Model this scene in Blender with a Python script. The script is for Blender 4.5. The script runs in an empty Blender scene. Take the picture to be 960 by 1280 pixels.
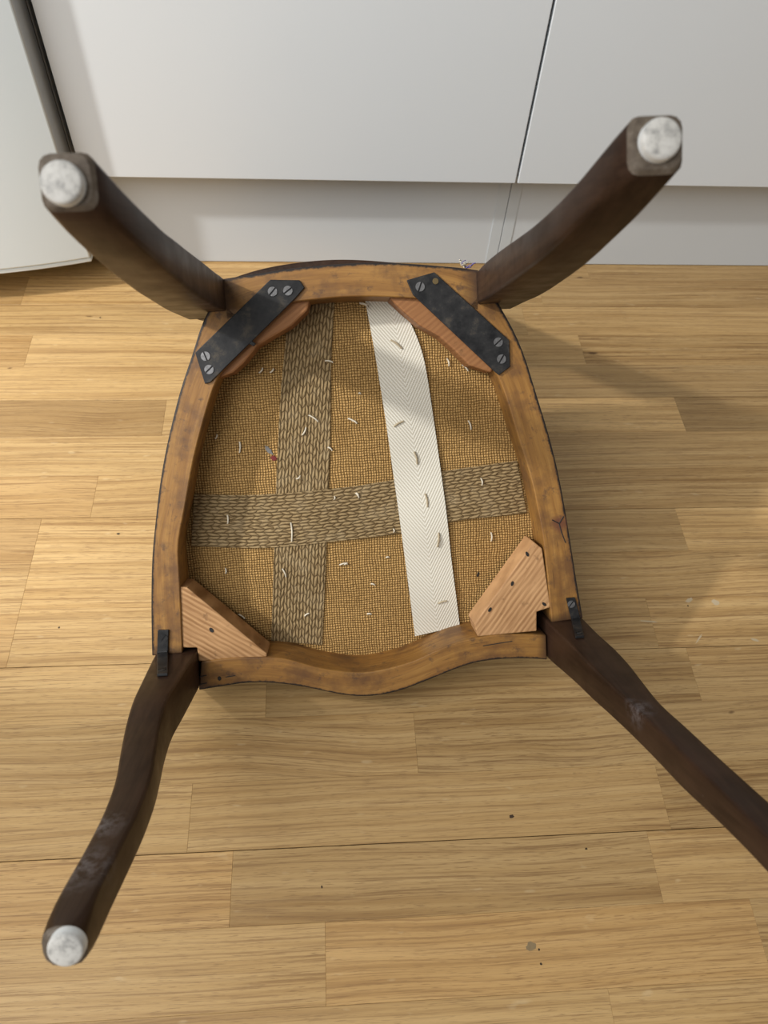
import bpy, bmesh, math, random
from mathutils import Vector, Matrix

random.seed(7)
scene = bpy.context.scene
COL = scene.collection

# ------------------------------------------------------------------ camera
CAM_H = 0.84
TILT, ROLL, YAW, FPX = math.radians(35.0037), math.radians(5.1601), math.radians(-7.4195), 960.84
def camera_matrix():
    th = TILT
    fw = Vector((0, math.sin(th), -math.cos(th))); up = Vector((0, math.cos(th), math.sin(th))); rt = Vector((1, 0, 0))
    c, s = math.cos(ROLL), math.sin(ROLL)
    r2 = c*rt + s*up; u2 = -s*rt + c*up
    Z = Matrix.Rotation(YAW, 3, 'Z')
    r2, u2, b2 = Z @ r2, Z @ u2, Z @ (-fw)
    m = Matrix.Identity(4)
    for i in range(3):
        m[i][0], m[i][1], m[i][2] = r2[i], u2[i], b2[i]
    m[2][3] = CAM_H
    return m
cam_data = bpy.data.cameras.new('camera')
cam_data.sensor_fit = 'VERTICAL'; cam_data.sensor_height = 36.0
cam_data.lens = FPX/1280.0*36.0
cam_data.clip_start = 0.01
cam_data.dof.use_dof = True; cam_data.dof.focus_distance = 0.80; cam_data.dof.aperture_fstop = 9.0
cam = bpy.data.objects.new('camera', cam_data); COL.objects.link(cam)
cam.matrix_world = camera_matrix()
scene.camera = cam

# ------------------------------------------------------------------ world, lamps, exposure
world = bpy.data.worlds.new('room_light'); scene.world = world; world.use_nodes = True
bg = world.node_tree.nodes['Background']
bg.inputs['Color'].default_value = (1.0, 0.955, 0.89, 1); bg.inputs['Strength'].default_value = 0.27
def lamp(name, kind, loc, power, color, size):
    d = bpy.data.lights.new(name, kind); d.energy = power; d.color = color
    if kind == 'AREA':
        d.shape = 'DISK'; d.size = size
    else:
        d.shadow_soft_size = size
    o = bpy.data.objects.new(name, d); COL.objects.link(o); o.location = loc
    return o
spot = lamp('shaded_lamp', 'SPOT', (-1.9, 0.27, 1.75), 188, (1.0, 0.975, 0.93), 0.06)
spot.data.spot_size = math.radians(43.5); spot.data.spot_blend = 0.10
AZ, EL = math.radians(29.5), math.radians(38)
spot.rotation_euler = Vector((math.cos(AZ)*math.cos(EL), math.sin(AZ)*math.cos(EL), -math.sin(EL))).to_track_quat('-Z', 'Y').to_euler()
ceil = lamp('ceiling_lamp', 'AREA', (-1.55, -0.8, 2.4), 72, (1.0, 0.99, 0.97), 2.3)
ceil.rotation_euler = (Vector((0.1, 0.7, 0.1)) - Vector(ceil.location)).to_track_quat('-Z', 'Y').to_euler()

scene.view_settings.view_transform = 'Standard'; scene.view_settings.look = 'None'
scene.view_settings.gamma = 1.0; scene.view_settings.exposure = 0.0
scene.view_settings.use_curve_mapping = False

# ------------------------------------------------------------------ helpers
def tag(o, label=None, cat=None, kind=None, group=None):
    if label: o['label'] = label
    if cat: o['category'] = cat
    if kind: o['kind'] = kind
    if group: o['group'] = group
    return o
def empty(name, loc=(0, 0, 0)):
    o = bpy.data.objects.new(name, None); COL.objects.link(o); o.location = loc; o.empty_display_size = 0.05
    return o
def mesh_obj(name, bm, mats, parent=None, smooth=None, bevel=0, seg=2):
    bmesh.ops.recalc_face_normals(bm, faces=bm.faces)
    me = bpy.data.meshes.new(name); bm.to_mesh(me); bm.free()
    for m in (mats if isinstance(mats, (list, tuple)) else [mats]): me.materials.append(m)
    if smooth is not None:
        for p in me.polygons: p.use_smooth = True
        me.set_sharp_from_angle(angle=math.radians(smooth))
    o = bpy.data.objects.new(name, me); COL.objects.link(o)
    if parent is not None: o.parent = parent
    if bevel:
        b = o.modifiers.new('bevel', 'BEVEL'); b.width = bevel; b.segments = seg; b.limit_method = 'ANGLE'; b.angle_limit = math.radians(40)
    return o
def box_bm(x0, x1, y0, y1, z0, z1, bm=None):
    bm = bm or bmesh.new()
    v = [bm.verts.new(p) for p in ((x0,y0,z0),(x1,y0,z0),(x1,y1,z0),(x0,y1,z0),(x0,y0,z1),(x1,y0,z1),(x1,y1,z1),(x0,y1,z1))]
    for f in ((0,3,2,1),(4,5,6,7),(0,1,5,4),(1,2,6,5),(2,3,7,6),(3,0,4,7)): bm.faces.new([v[i] for i in f])
    return bm
def prism_bm(poly, w0, w1, bm=None, top_mat=0):
    bm = bm or bmesh.new()
    a = [bm.verts.new((p[0], p[1], w0)) for p in poly]; b = [bm.verts.new((p[0], p[1], w1)) for p in poly]
    bm.faces.new(a); f = bm.faces.new(b); f.material_index = top_mat
    n = len(poly)
    for i in range(n): bm.faces.new((a[i], a[(i+1) % n], b[(i+1) % n], b[i]))
    return bm
def resample(pts, n):
    P = [Vector(p) for p in pts]; d = [0]
    for a, b in zip(P[:-1], P[1:]): d.append(d[-1] + (b-a).length)
    out = []
    for k in range(n):
        t = d[-1]*k/(n-1); i = 0
        while i < len(P)-2 and d[i+1] < t: i += 1
        u = (t-d[i])/max(1e-9, d[i+1]-d[i])
        p0 = P[max(i-1, 0)]; p1 = P[i]; p2 = P[i+1]; p3 = P[min(i+2, len(P)-1)]
        out.append(0.5*((2*p1) + (p2-p0)*u + (2*p0-5*p1+4*p2-p3)*u*u + (3*p1-p0-3*p2+p3)*u**3))
    return out
def smooth_line(pts, n, k=2):
    Q = resample(pts, n)
    for _ in range(k):
        Q = [Q[0]] + [(Q[i-1] + 2*Q[i] + Q[i+1])/4 for i in range(1, len(Q)-1)] + [Q[-1]]
    return Q

# ------------------------------------------------------------------ material toolkit
class NT:
    def __init__(s, name):
        s.m = bpy.data.materials.new(name); s.m.use_nodes = True
        s.n = s.m.node_tree.nodes; s.l = s.m.node_tree.links
        s.b = s.n['Principled BSDF']
    def node(s, t, **kw):
        n = s.n.new(t)
        for k, v in kw.items(): setattr(n, k, v)
        return n
    def put(s, sock, v):
        if v is None: return
        if isinstance(v, bpy.types.NodeSocket): s.l.new(v, sock)
        else: sock.default_value = v
    def math(s, op, a, b=None, c=None, clamp=False):
        n = s.node('ShaderNodeMath', operation=op, use_clamp=clamp)
        for i, x in enumerate((a, b, c)): s.put(n.inputs[i], x)
        return n.outputs[0]
    def coord(s, which): return s.node('ShaderNodeTexCoord').outputs[which]
    def uv(s, name): return s.node('ShaderNodeUVMap', uv_map=name).outputs[0]
    def mapping(s, vec, scale=(1,1,1), rot=(0,0,0), loc=(0,0,0)):
        n = s.node('ShaderNodeMapping'); s.l.new(vec, n.inputs[0])
        s.put(n.inputs['Scale'], scale); s.put(n.inputs['Rotation'], rot); s.put(n.inputs['Location'], loc)
        return n.outputs[0]
    def noise(s, vec, scale=1, detail=4, rough=0.55, dist=0, out=0):
        n = s.node('ShaderNodeTexNoise'); s.l.new(vec, n.inputs['Vector'])
        n.inputs['Scale'].default_value = scale; n.inputs['Detail'].default_value = detail
        n.inputs['Roughness'].default_value = rough; n.inputs['Distortion'].default_value = dist
        return n.outputs[out]
    def ramp(s, fac, stops):
        n = s.node('ShaderNodeValToRGB'); s.l.new(fac, n.inputs[0])
        e = n.color_ramp.elements
        while len(e) < len(stops): e.new(0.5)
        for el, (p, c) in zip(e, stops):
            el.position = p; el.color = (c, c, c, 1) if not isinstance(c, tuple) else (c + (1,))[:4]
        return n.outputs[0]
    def mix(s, fac, a, b, mode='MIX'):
        n = s.node('ShaderNodeMix', data_type='RGBA', blend_type=mode)
        s.put(n.inputs[0], fac)
        s.put(n.inputs[6], a if not isinstance(a, tuple) else (a + (1,))[:4]); s.put(n.inputs[7], b if not isinstance(b, tuple) else (b + (1,))[:4])
        return n.outputs[2]
    def sep(s, vec):
        n = s.node('ShaderNodeSeparateXYZ'); s.l.new(vec, n.inputs[0]); return n.outputs
    def comb(s, x, y, z=0.0):
        n = s.node('ShaderNodeCombineXYZ')
        for i, v in enumerate((x, y, z)): s.put(n.inputs[i], v)
        return n.outputs[0]
    def bump(s, h, strength=0.3, dist=0.001):
        n = s.node('ShaderNodeBump'); s.l.new(h, n.inputs['Height'])
        n.inputs['Strength'].default_value = strength; n.inputs['Distance'].default_value = dist
        s.l.new(n.outputs[0], s.b.inputs['Normal'])
    def done(s, color=None, rough=0.5, metal=0.0, coat=0.0, spec=None, coat_rough=0.1):
        s.put(s.b.inputs['Base Color'], (color + (1,))[:4] if isinstance(color, tuple) else color)
        s.put(s.b.inputs['Roughness'], rough); s.put(s.b.inputs['Metallic'], metal)
        s.put(s.b.inputs['Coat Weight'], coat); s.b.inputs['Coat Roughness'].default_value = coat_rough
        if spec is not None: s.put(s.b.inputs['Specular IOR Level'], spec)
        return s.m

def mat_plain(name, col, rough=0.5, metal=0.0, var=0.06, scale=30, coat=0.0):
    t = NT(name); n = t.noise(t.coord('Object'), scale, 4)
    c = t.mix(n, tuple(x*(1-var) for x in col), tuple(min(1, x*(1+var)) for x in col))
    return t.done(c, rough, metal, coat)

def mat_oak():
    t = NT('oak_parquet')
    oi = t.node('ShaderNodeObjectInfo')
    off = t.math('MULTIPLY', oi.outputs['Random'], 37.0)
    x, y, z = t.sep(t.coord('Object'))[:3]
    v = t.comb(t.math('ADD', x, off), t.math('ADD', y, t.math('MULTIPLY', off, 0.37)), off)
    warp = t.noise(t.mapping(v, (2.6, 7, 1)), 1.0, 2, 0.5)
    amp = t.math('ADD', 0.010, t.math('MULTIPLY', t.math('POWER', t.math('FRACT', t.math('MULTIPLY', oi.outputs['Random'], 7.31)), 3.0), 0.055))
    yy = t.math('ADD', t.sep(v)[1], t.math('MULTIPLY', t.math('SUBTRACT', warp, 0.5), amp))
    g = t.comb(t.sep(v)[0], yy, off)
    rings = t.noise(t.mapping(g, (1.6, 95, 1)), 1.0, 5, 0.62)
    fine = t.noise(t.mapping(g, (7, 420, 1)), 1.0, 4, 0.6)
    pores = t.noise(t.mapping(g, (55, 1100, 1)), 1.0, 2, 0.6)
    broad = t.noise(t.mapping(v, (2, 8, 1)), 1.0, 3)
    c = t.ramp(rings, [(0.30, (0.350, 0.196, 0.068)), (0.46, (0.520, 0.328, 0.132)), (0.62, (0.610, 0.405, 0.180))])
    c = t.mix(t.ramp(fine, [(0.36, 0.78), (0.46, 0.20), (0.56, 0.0)]), c, (0.250, 0.132, 0.046))
    c = t.mix(t.ramp(pores, [(0.32, 0.65), (0.44, 0.0)]), c, (0.20, 0.105, 0.04))
    c = t.mix(t.ramp(broad, [(0.35, 0.0), (0.7, 0.30)]), c, (0.660, 0.450, 0.210))
    fleck = t.noise(t.mapping(v, (40, 110, 1), (0, 0, 0.5)), 1.0, 2, 0.4)
    c = t.mix(t.ramp(fleck, [(0.70, 0.0), (0.78, 0.35)]), c, (0.72, 0.55, 0.32))
    knots = t.noise(t.mapping(v, (26, 60, 1)), 1.0, 1, 0.3)
    c = t.mix(t.ramp(knots, [(0.80, 0.0), (0.83, 0.85)]), c, (0.10, 0.045, 0.015))
    c = t.mix(1.0, c, oi.outputs['Color'], 'MULTIPLY')
    r = t.ramp(fine, [(0.3, 0.48), (0.7, 0.36)])
    t.bump(t.math('ADD', fine, pores), 0.12, 0.0006)
    return t.done(c, r, 0, 0.0, 0.42)

def mat_rail():
    # raw beech of the seat frame, stained and darkened along its outer arris
    t = NT('old_beech')
    uv = t.uv('grain'); e = t.sep(t.uv('edge'))
    g = t.noise(t.mapping(uv, (9, 130, 1)), 1.0, 5, 0.6, 0.4)
    f = t.noise(t.mapping(uv, (40, 600, 1)), 1.0, 3)
    c = t.ramp(g, [(0.3, (0.195, 0.088, 0.020)), (0.5, (0.300, 0.148, 0.035)), (0.7, (0.375, 0.200, 0.053))])
    c = t.mix(t.ramp(f, [(0.35, 0.35), (0.6, 0.0)]), c, (0.20, 0.09, 0.03))
    p = t.coord('Object')
    blot = t.noise(p, 26, 5, 0.62)
    c = t.mix(t.ramp(blot, [(0.47, 0.0), (0.66, 0.80)]), c, (0.120, 0.056, 0.022))
    scr = t.noise(t.mapping(uv, (28, 420, 1), (0, 0, 0.06)), 1.0, 3, 0.6)
    c = t.mix(t.ramp(scr, [(0.63, 0.0), (0.70, 0.65)]), c, (0.085, 0.040, 0.018))
    blot2 = t.noise(t.mapping(p, (1, 1, 1), (0, 0, 0), (4, 2, 7)), 70, 5, 0.7)
    c = t.mix(t.ramp(blot2, [(0.57, 0.0), (0.68, 0.75)]), c, (0.075, 0.042, 0.026))
    # dark lacquer that ran over the outer edge
    ew = t.noise(p, 140, 4, 0.7)
    ee = t.math('ADD', e[0], t.math('MULTIPLY', t.math('SUBTRACT', ew, 0.5), 0.16))
    c = t.mix(t.ramp(ee, [(0.90, 0.0), (0.95, 1.0)]), c, (0.016, 0.011, 0.009))
    # dark glue around the rail ends
    en = t.math('ADD', e[1], t.math('MULTIPLY', t.math('SUBTRACT', t.noise(p, 90, 4, 0.7), 0.5), 0.22))
    c = t.mix(t.ramp(en, [(0.45, 0.0), (0.75, 0.55), (1.0, 0.9)]), c, (0.045, 0.022, 0.012))
    # knot with radial cracks
    d = t.node('ShaderNodeVectorMath', operation='DISTANCE'); t.l.new(p, d.inputs[0]); d.inputs[1].default_value = (0.2035, -0.098, 0)
    kd = t.math('ADD', d.outputs['Value'], t.math('MULTIPLY', t.math('SUBTRACT', t.noise(p, 120, 3), 0.5), 0.006))
    c = t.mix(t.ramp(t.math('MULTIPLY', kd, 50.0), [(0.22, 0.75), (0.55, 0.0)]), c, (0.105, 0.034, 0.022))
    t.bump(t.math('ADD', g, blot), 0.25, 0.0012)
    return t.done(c, 0.5, 0, 0, 0.4)

def mat_block(name, a, b, ang):
    # softwood block, growth rings running diagonally
    t = NT(name); p = t.mapping(t.coord('Object'), (1, 1, 1), (0, 0, ang))
    w = t.noise(p, 14, 3)
    x, y, z = t.sep(p)[:3]
    yy = t.math('ADD', y, t.math('MULTIPLY', t.math('SUBTRACT', w, 0.5), 0.010))
    s = t.math('SINE', t.math('MULTIPLY', yy, 1250.0))
    n = t.noise(t.mapping(p, (25, 400, 25)), 1.0, 4)
    h = t.math('ADD', t.math('MULTIPLY', s, 0.13), n)
    c = t.ramp(h, [(0.25, b), (0.72, a)])
    c = t.mix(t.ramp(t.noise(p, 60, 5, 0.7), [(0.62, 0.0), (0.72, 0.6)]), c, (0.09, 0.045, 0.02))
    t.bump(h, 0.2, 0.0006)
    return t.done(c, 0.6, 0, 0, 0.3)

def mat_leg():
    t = NT('dark_walnut_polish'); p = t.coord('Object')
    g = t.noise(t.mapping(p, (220, 220, 9)), 1.0, 4, 0.6)
    c = t.ramp(g, [(0.3, (0.018, 0.0092, 0.0055)), (0.7, (0.044, 0.0235, 0.0142))])
    b = t.noise(p, 11, 4)
    c = t.mix(t.ramp(b, [(0.42, 0.0), (0.75, 0.5)]), c, (0.075, 0.039, 0.025))
    sc = t.noise(t.mapping(p, (1, 1, 0.6)), 95, 5, 0.75)
    c = t.mix(t.ramp(sc, [(0.70, 0.0), (0.76, 0.35)]), c, (0.22, 0.19, 0.17))
    for pt, rad in (((-0.2010, -0.2310, 0.345), 0.030), ((-0.1990, -0.2290, 0.300), 0.022), ((0.205, -0.2165, 0.205), 0.02)):
        d = t.node('ShaderNodeVectorMath', operation='DISTANCE'); t.l.new(p, d.inputs[0]); d.inputs[1].default_value = pt
        near = t.math('SUBTRACT', 1.0, t.math('DIVIDE', d.outputs['Value'], rad), clamp=True)
        m = t.math('MULTIPLY', near, t.ramp(t.noise(p, 150, 5, 0.7), [(0.42, 0.0), (0.62, 1.0)]))
        c = t.mix(t.math('MULTIPLY', m, 0.55, clamp=True), c, (0.26, 0.24, 0.25))
    r = t.ramp(t.noise(p, 40, 4), [(0.3, 0.33), (0.7, 0.46)])
    t.bump(g, 0.08, 0.0006)
    return t.done(c, r, 0, 0.0, 0.16)

def mat_leg_end():
    t = NT('worn_foot_end'); p = t.coord('Object')
    c = t.ramp(t.noise(p, 120, 5, 0.7), [(0.3, (0.060, 0.043, 0.030)), (0.55, (0.125, 0.098, 0.072)), (0.75, (0.24, 0.21, 0.18))])
    return t.done(c, 0.7)

def mat_pad():
    t = NT('scuffed_white_glide'); p = t.coord('Object')
    n = t.noise(p, 130, 5, 0.65); m = t.noise(p, 380, 3, 0.6)
    c = t.ramp(n, [(0.36, (0.30, 0.295, 0.285)), (0.50, (0.55, 0.54, 0.51)), (0.62, (0.64, 0.63, 0.60))])
    c = t.mix(t.ramp(m, [(0.6, 0.0), (0.75, 0.4)]), c, (0.30, 0.29, 0.28))
    e = t.sep(p)[2]
    top = t.ramp(t.math('MULTIPLY', e, 1.0), [(0.4052, 0.0), (0.4062, 1.0)])
    c = t.mix(top, (0.74, 0.77, 0.78), c)
    return t.done(c, 0.55)

def mat_burlap():
    t = NT('brown_burlap'); p = t.coord('Object')
    wob = t.noise(p, 55, 3, 0.5, 0, 1)
    wn = t.node('ShaderNodeVectorMath', operation='MULTIPLY_ADD'); t.l.new(wob, wn.inputs[0]); wn.inputs[1].default_value = (0.0042, 0.0042, 0); t.l.new(p, wn.inputs[2])
    x, y, z = t.sep(wn.outputs[0])[:3]
    P = 0.0029
    a = t.math('DIVIDE', x, P); b = t.math('DIVIDE', y, P*0.95)
    sa = t.math('ABSOLUTE', t.math('SINE', t.math('MULTIPLY', a, math.pi)))
    sb = t.math('ABSOLUTE', t.math('SINE', t.math('MULTIPLY', b, math.pi)))
    chk = t.math('MODULO', t.math('ADD', t.math('ADD', t.math('FLOOR', a), t.math('FLOOR', b)), 4000.0), 2.0)
    # thread on top: warp where chk = 1, weft elsewhere
    hw = t.math('MULTIPLY', t.math('POWER', sa, 0.7), t.math('ADD', 0.45, t.math('MULTIPLY', sb, 0.55)))
    hf = t.math('MULTIPLY', t.math('POWER', sb, 0.7), t.math('ADD', 0.45, t.math('MULTIPLY', sa, 0.55)))
    h = t.math('ADD', t.math('MULTIPLY', hw, chk), t.math('MULTIPLY', hf, t.math('SUBTRACT', 1.0, chk)))
    c = t.ramp(h, [(0.08, (0.070, 0.036, 0.011)), (0.36, (0.340, 0.198, 0.066)), (0.9, (0.600, 0.375, 0.145))])
    fib = t.noise(t.mapping(p, (1, 1, 1)), 420, 4, 0.7)
    c = t.mix(t.ramp(fib, [(0.36, 0.6), (0.56, 0.0)]), c, (0.16, 0.085, 0.025))
    st = t.noise(p, 16, 4)
    c = t.mix(t.ramp(st, [(0.55, 0.0), (0.8, 0.45)]), c, (0.21, 0.115, 0.035))
    t.bump(h, 0.9, 0.0016)
    return t.done(c, 0.85, 0, 0, 0.15)

def mat_jute():
    # rope-like chains running along the strip (uv 'grain': x along, y across, metres)
    t = NT('jute_webbing'); uv = t.uv('grain')
    wob = t.noise(uv, 120, 3, 0.5, 0, 1)
    wn = t.node('ShaderNodeVectorMath', operation='MULTIPLY_ADD'); t.l.new(wob, wn.inputs[0]); wn.inputs[1].default_value = (0.012, 0.0030, 0); t.l.new(uv, wn.inputs[2])
    x, y, z = t.sep(wn.outputs[0])[:3]
    cw, cl = 0.0036, 0.0105
    ci = t.math('FLOOR', t.math('DIVIDE', y, cw))
    fy = t.math('SUBTRACT', t.math('DIVIDE', y, cw), ci)
    ph = t.math('FRACT', t.math('MULTIPLY', t.math('SINE', t.math('MULTIPLY', ci, 12.9898)), 437.58))
    par = t.math('SUBTRACT', t.math('MULTIPLY', t.math('MODULO', t.math('ADD', ci, 200.0), 2.0), 2.0), 1.0)
    sk = t.math('MULTIPLY', t.math('MULTIPLY', t.math('SUBTRACT', fy, 0.5), 0.5), par)
    fx = t.math('FRACT', t.math('ADD', t.math('ADD', t.math('DIVIDE', x, cl), ph), sk))
    sy = t.math('SINE', t.math('MULTIPLY', fy, math.pi)); sx = t.math('SINE', t.math('MULTIPLY', fx, math.pi))
    h = t.math('MULTIPLY', t.math('POWER', sy, 0.6), t.math('POWER', sx, 0.4))
    f = t.noise(t.mapping(uv, (300, 1500, 1)), 1.0, 3, 0.7)
    c = t.ramp(h, [(0.10, (0.070, 0.043, 0.017)), (0.50, (0.235, 0.160, 0.078)), (0.92, (0.400, 0.290, 0.150))])
    c = t.mix(t.ramp(f, [(0.38, 0.5), (0.6, 0.0)]), c, (0.130, 0.085, 0.038))
    b = t.noise(uv, 45, 3)
    c = t.mix(t.ramp(b, [(0.5, 0.0), (0.75, 0.4)]), c, (0.42, 0.33, 0.20))
    t.bump(h, 0.9, 0.0016)
    return t.done(c, 0.85, 0, 0, 0.15)

def mat_white_web():
    t = NT('white_herringbone_webbing'); uv = t.uv('grain')
    x, y, z = t.sep(uv)[:3]
    tri = t.math('ABSOLUTE', t.math('SUBTRACT', y, 0.027))
    s = t.math('SINE', t.math('MULTIPLY', t.math('ADD', t.math('MULTIPLY', x, 0.65), tri), 1900.0))
    s2 = t.math('SINE', t.math('MULTIPLY', x, 4600.0))
    h = t.math('ADD', t.math('MULTIPLY', s, 0.38), t.math('MULTIPLY', s2, 0.10)); h = t.math('ADD', h, 0.5)
    c = t.ramp(h, [(0.05, (0.440, 0.405, 0.325)), (0.40, (0.640, 0.610, 0.520)), (0.9, (0.740, 0.715, 0.640))])
    d = t.noise(uv, 260, 3)
    c = t.mix(t.ramp(d, [(0.70, 0.0), (0.76, 0.5)]), c, (0.30, 0.25, 0.17))
    t.bump(h, 0.5, 0.0007)
    return t.done(c, 0.8, 0, 0, 0.2)

def mat_iron():
    t = NT('blackened_iron'); p = t.coord('Object')
    n = t.noise(p, 60, 6, 0.7)
    c = t.ramp(n, [(0.36, (0.010, 0.0105, 0.012)), (0.55, (0.026, 0.026, 0.027)), (0.68, (0.070, 0.060, 0.048))])
    r = t.ramp(n, [(0.3, 0.42), (0.7, 0.65)])
    t.bump(n, 0.15, 0.0008)
    return t.done(c, r, 0.35, 0, 0.4)

OAK = mat_oak(); RAIL = mat_rail(); LEG = mat_leg(); LEGEND = mat_leg_end(); PAD = mat_pad()
BURLAP = mat_burlap(); JUTE = mat_jute(); WHITEWEB = mat_white_web(); IRON = mat_iron()
BLOCK = mat_block('pine_block', (0.50, 0.29, 0.135), (0.27, 0.135, 0.052), math.radians(35))
BLOCK2 = mat_block('pine_block_pale', (0.58, 0.34, 0.165), (0.32, 0.165, 0.07), math.radians(-52))
CURVEBLOCK = mat_block('reddish_block', (0.315, 0.145, 0.055), (0.235, 0.100, 0.037), math.radians(-35))
STEEL = mat_plain('steel_screw', (0.17, 0.17, 0.175), 0.45, 0.6, 0.6, 320)
DARKHOLE = mat_plain('dark_nail', (0.012, 0.010, 0.009), 0.6)
STITCH = mat_plain('cream_twine', (0.66, 0.60, 0.48), 0.8)
TANSTITCH = mat_plain('tan_twine', (0.40, 0.33, 0.22), 0.8)
LEATHER = mat_plain('dark_seat_cover', (0.030, 0.024, 0.021), 0.5, 0, 0.2)
WHITE = mat_plain('white_cabinet_front', (0.675, 0.715, 0.75), 0.38, 0, 0.012, 8)
WHITEBODY = mat_plain('white_carcass', (0.55, 0.55, 0.54), 0.5, 0, 0.01)
PLINTH = mat_plain('white_plinth', (0.585, 0.625, 0.66), 0.42, 0, 0.012, 8)  # darker than the doors: shade from the chair put into the base colour
JOINER = mat_plain('grey_plinth_joiner', (0.555, 0.60, 0.635), 0.35, 0, 0.02)
FRIDGE = mat_plain('white_fridge_enamel', (0.69, 0.77, 0.82), 0.33, 0, 0.012, 8)
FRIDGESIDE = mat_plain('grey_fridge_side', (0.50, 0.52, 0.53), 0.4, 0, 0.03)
RUBBER = mat_plain('dark_rubber', (0.10, 0.10, 0.105), 0.7)
STONE = mat_plain('grey_worktop', (0.18, 0.17, 0.16), 0.35, 0, 0.2, 90)
PLASTER = mat_plain('white_plaster', (0.62, 0.61, 0.59), 0.8, 0, 0.02, 20)
SUBFLOOR = mat_plain('dark_floor_joint', (0.13, 0.078, 0.036), 0.8)
PURPLE = mat_plain('purple_thread', (0.16, 0.13, 0.36), 0.8)
REDSTAIN = mat_plain('red_stain', (0.16, 0.022, 0.020), 0.85); GREYSTAIN = mat_plain('grey_stain', (0.17, 0.165, 0.16), 0.85)

# ------------------------------------------------------------------ floor: oak strips laid in three-strip boards
WALL_Y = 1.105; Y0 = 0.99475; SW_ = 0.068767
floor = mesh_obj('floor', box_bm(-2.05, 2.05, -0.95, 1.75, -0.03, -0.0045), SUBFLOOR)
tag(floor, 'oak parquet floor laid in narrow strips', None, 'structure')
ROWS = {-1: ([-0.62, 0.05, 0.46], [.95, 1.0, .76, .74]), 0: ([-.479, 0.02, .366], [.76, 1.03, .80, .78]), 1: ([0.0, .328], [.93, .78, .88]),
 2: ([-.446, 0.02, .41], [.90, 1.06, .86, .78]), 3: ([0.03], [1.05, .68]), 4: ([-.23, 0.0, .532], [.72, .98, 1.08, .68]),
 5: ([0.05], [1.0, .9]), 6: ([-.306, 0.0], [.93, 1.05, .90]), 7: ([-.367, .1, .476], [.88, 1.07, .82, 1.10]),
 8: ([-.367, .1], [.97, 1.05, .92]), 9: ([-.367, .1, .399], [.90, .97, .82, .92]), 10: ([-.072, .432], [1.06, .82, .92]),
 11: ([.094], [.95, .86]), 12: ([-.146, .357], [1.0, .95, .84]), 13: ([-.1, .33], [1.0, .87, 1.02]),
 14: ([-.008, .419], [1.02, 1.02, .9]), 15: ([.257], [1.0, 1.03])}
PINK = {(4, 0), (7, 0), (9, 0), (0, 0), (6, 0), (2, 0), (13, 0), (14, 1)}
def plank(x0, x1, y0, y1, top_board, bot_board, tone, pink):
    g = 0.00006
    gt = 0.0004 if top_board else g; gb = 0.0004 if bot_board else g
    cx, cy = (x0+x1)/2, (y0+y1)/2
    hx = (x1-x0)/2 - g; ya = y0 - cy + gb; yb = y1 - cy - gt; c = 0.0002
    bm = bmesh.new()
    lo = [bm.verts.new(p) for p in ((-hx, ya, -0.004), (hx, ya, -0.004), (hx, yb, -0.004), (-hx, yb, -0.004))]
    mi = [bm.verts.new(p) for p in ((-hx, ya, -c), (hx, ya, -c), (hx, yb, -c), (-hx, yb, -c))]
    hi = [bm.verts.new(p) for p in ((-hx+c, ya+c, 0), (hx-c, ya+c, 0), (hx-c, yb-c, 0), (-hx+c, yb-c, 0))]
    bm.faces.new(hi)
    for i in range(4):
        j = (i+1) % 4
        bm.faces.new((lo[i], lo[j], mi[j], mi[i])); bm.faces.new((mi[i], mi[j], hi[j], hi[i]))
    o = mesh_obj('plank', bm, OAK, floor)
    o.location = (cx, cy, 0)
    o.color = (tone, tone*(0.955 if pink else 1.0), tone*(0.90 if pink else 1.0), 1)
rng = random.Random(11)
for r in range(-1, 26):
    y1 = Y0 - SW_*(r-1); y0 = y1 - SW_
    js, tones = ROWS.get(r, ([rng.uniform(-.3, .3)], [rng.uniform(.86, 1.08) for _ in range(2)]))
    js = list(js); tones = list(tones); shift = 0
    x = js[0]
    while x > -1.6:
        x -= rng.uniform(.42, .8)
        if -0.75 < x: x = -0.75 - rng.uniform(0, .2)
        js.insert(0, x); tones.insert(0, rng.uniform(.86, 1.08)); shift += 1
    x = js[-1]
    while x < 1.6:
        x += rng.uniform(.42, .8)
        if x < 0.75: x = 0.75 + rng.uniform(0, .2)
        js.append(x); tones.append(rng.uniform(.86, 1.08))
    for i in range(len(js)-1):
        tone = tones[i+1]
        plank(js[i], js[i+1], y0, y1, (r-1) % 3 == 0, r % 3 == 0, tone, (r, i + 1 - shift) in PINK)

for r in range(-8, -1):                      # the floor goes on beside the kitchen units
    y1 = Y0 - SW_*(r-1); y0 = y1 - SW_
    for x0, x1 in ((-2.05, -1.42), (-1.42, -0.90), (0.86, 1.42), (1.42, 2.05)):
        d = rng.uniform(-.15, .15) if abs(x0) > 1.3 and x0 > 0 else 0.0
        plank(x0 + d*0, x1, y0, y1, (r-1) % 3 == 0, r % 3 == 0, rng.uniform(.84, 1.05), False)
def floor_spot(name, x, y, r, mat, el=1.0, ang=0.0):
    rl = random.Random(int(abs(x*7919 + y*104729)*100)); N = 12
    poly = []
    for k in range(N):
        a = 2*math.pi*k/N; q = r*rl.uniform(0.72, 1.1); px, py = q*math.cos(a)*el, q*math.sin(a)
        poly.append((x + px*math.cos(ang) - py*math.sin(ang), y + px*math.sin(ang) + py*math.cos(ang)))
    mesh_obj(name, prism_bm(poly, -0.0002, 0.00008), mat, floor)
SPOTGREY = mat_plain('grey_spill', (0.27, 0.195, 0.10), 0.6, 0, 0.2, 300); SPECK = mat_plain('dark_speck', (0.055, 0.032, 0.016), 0.8); SCUFF = mat_plain('pale_scuff', (0.50, 0.40, 0.26), 0.5)
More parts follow.
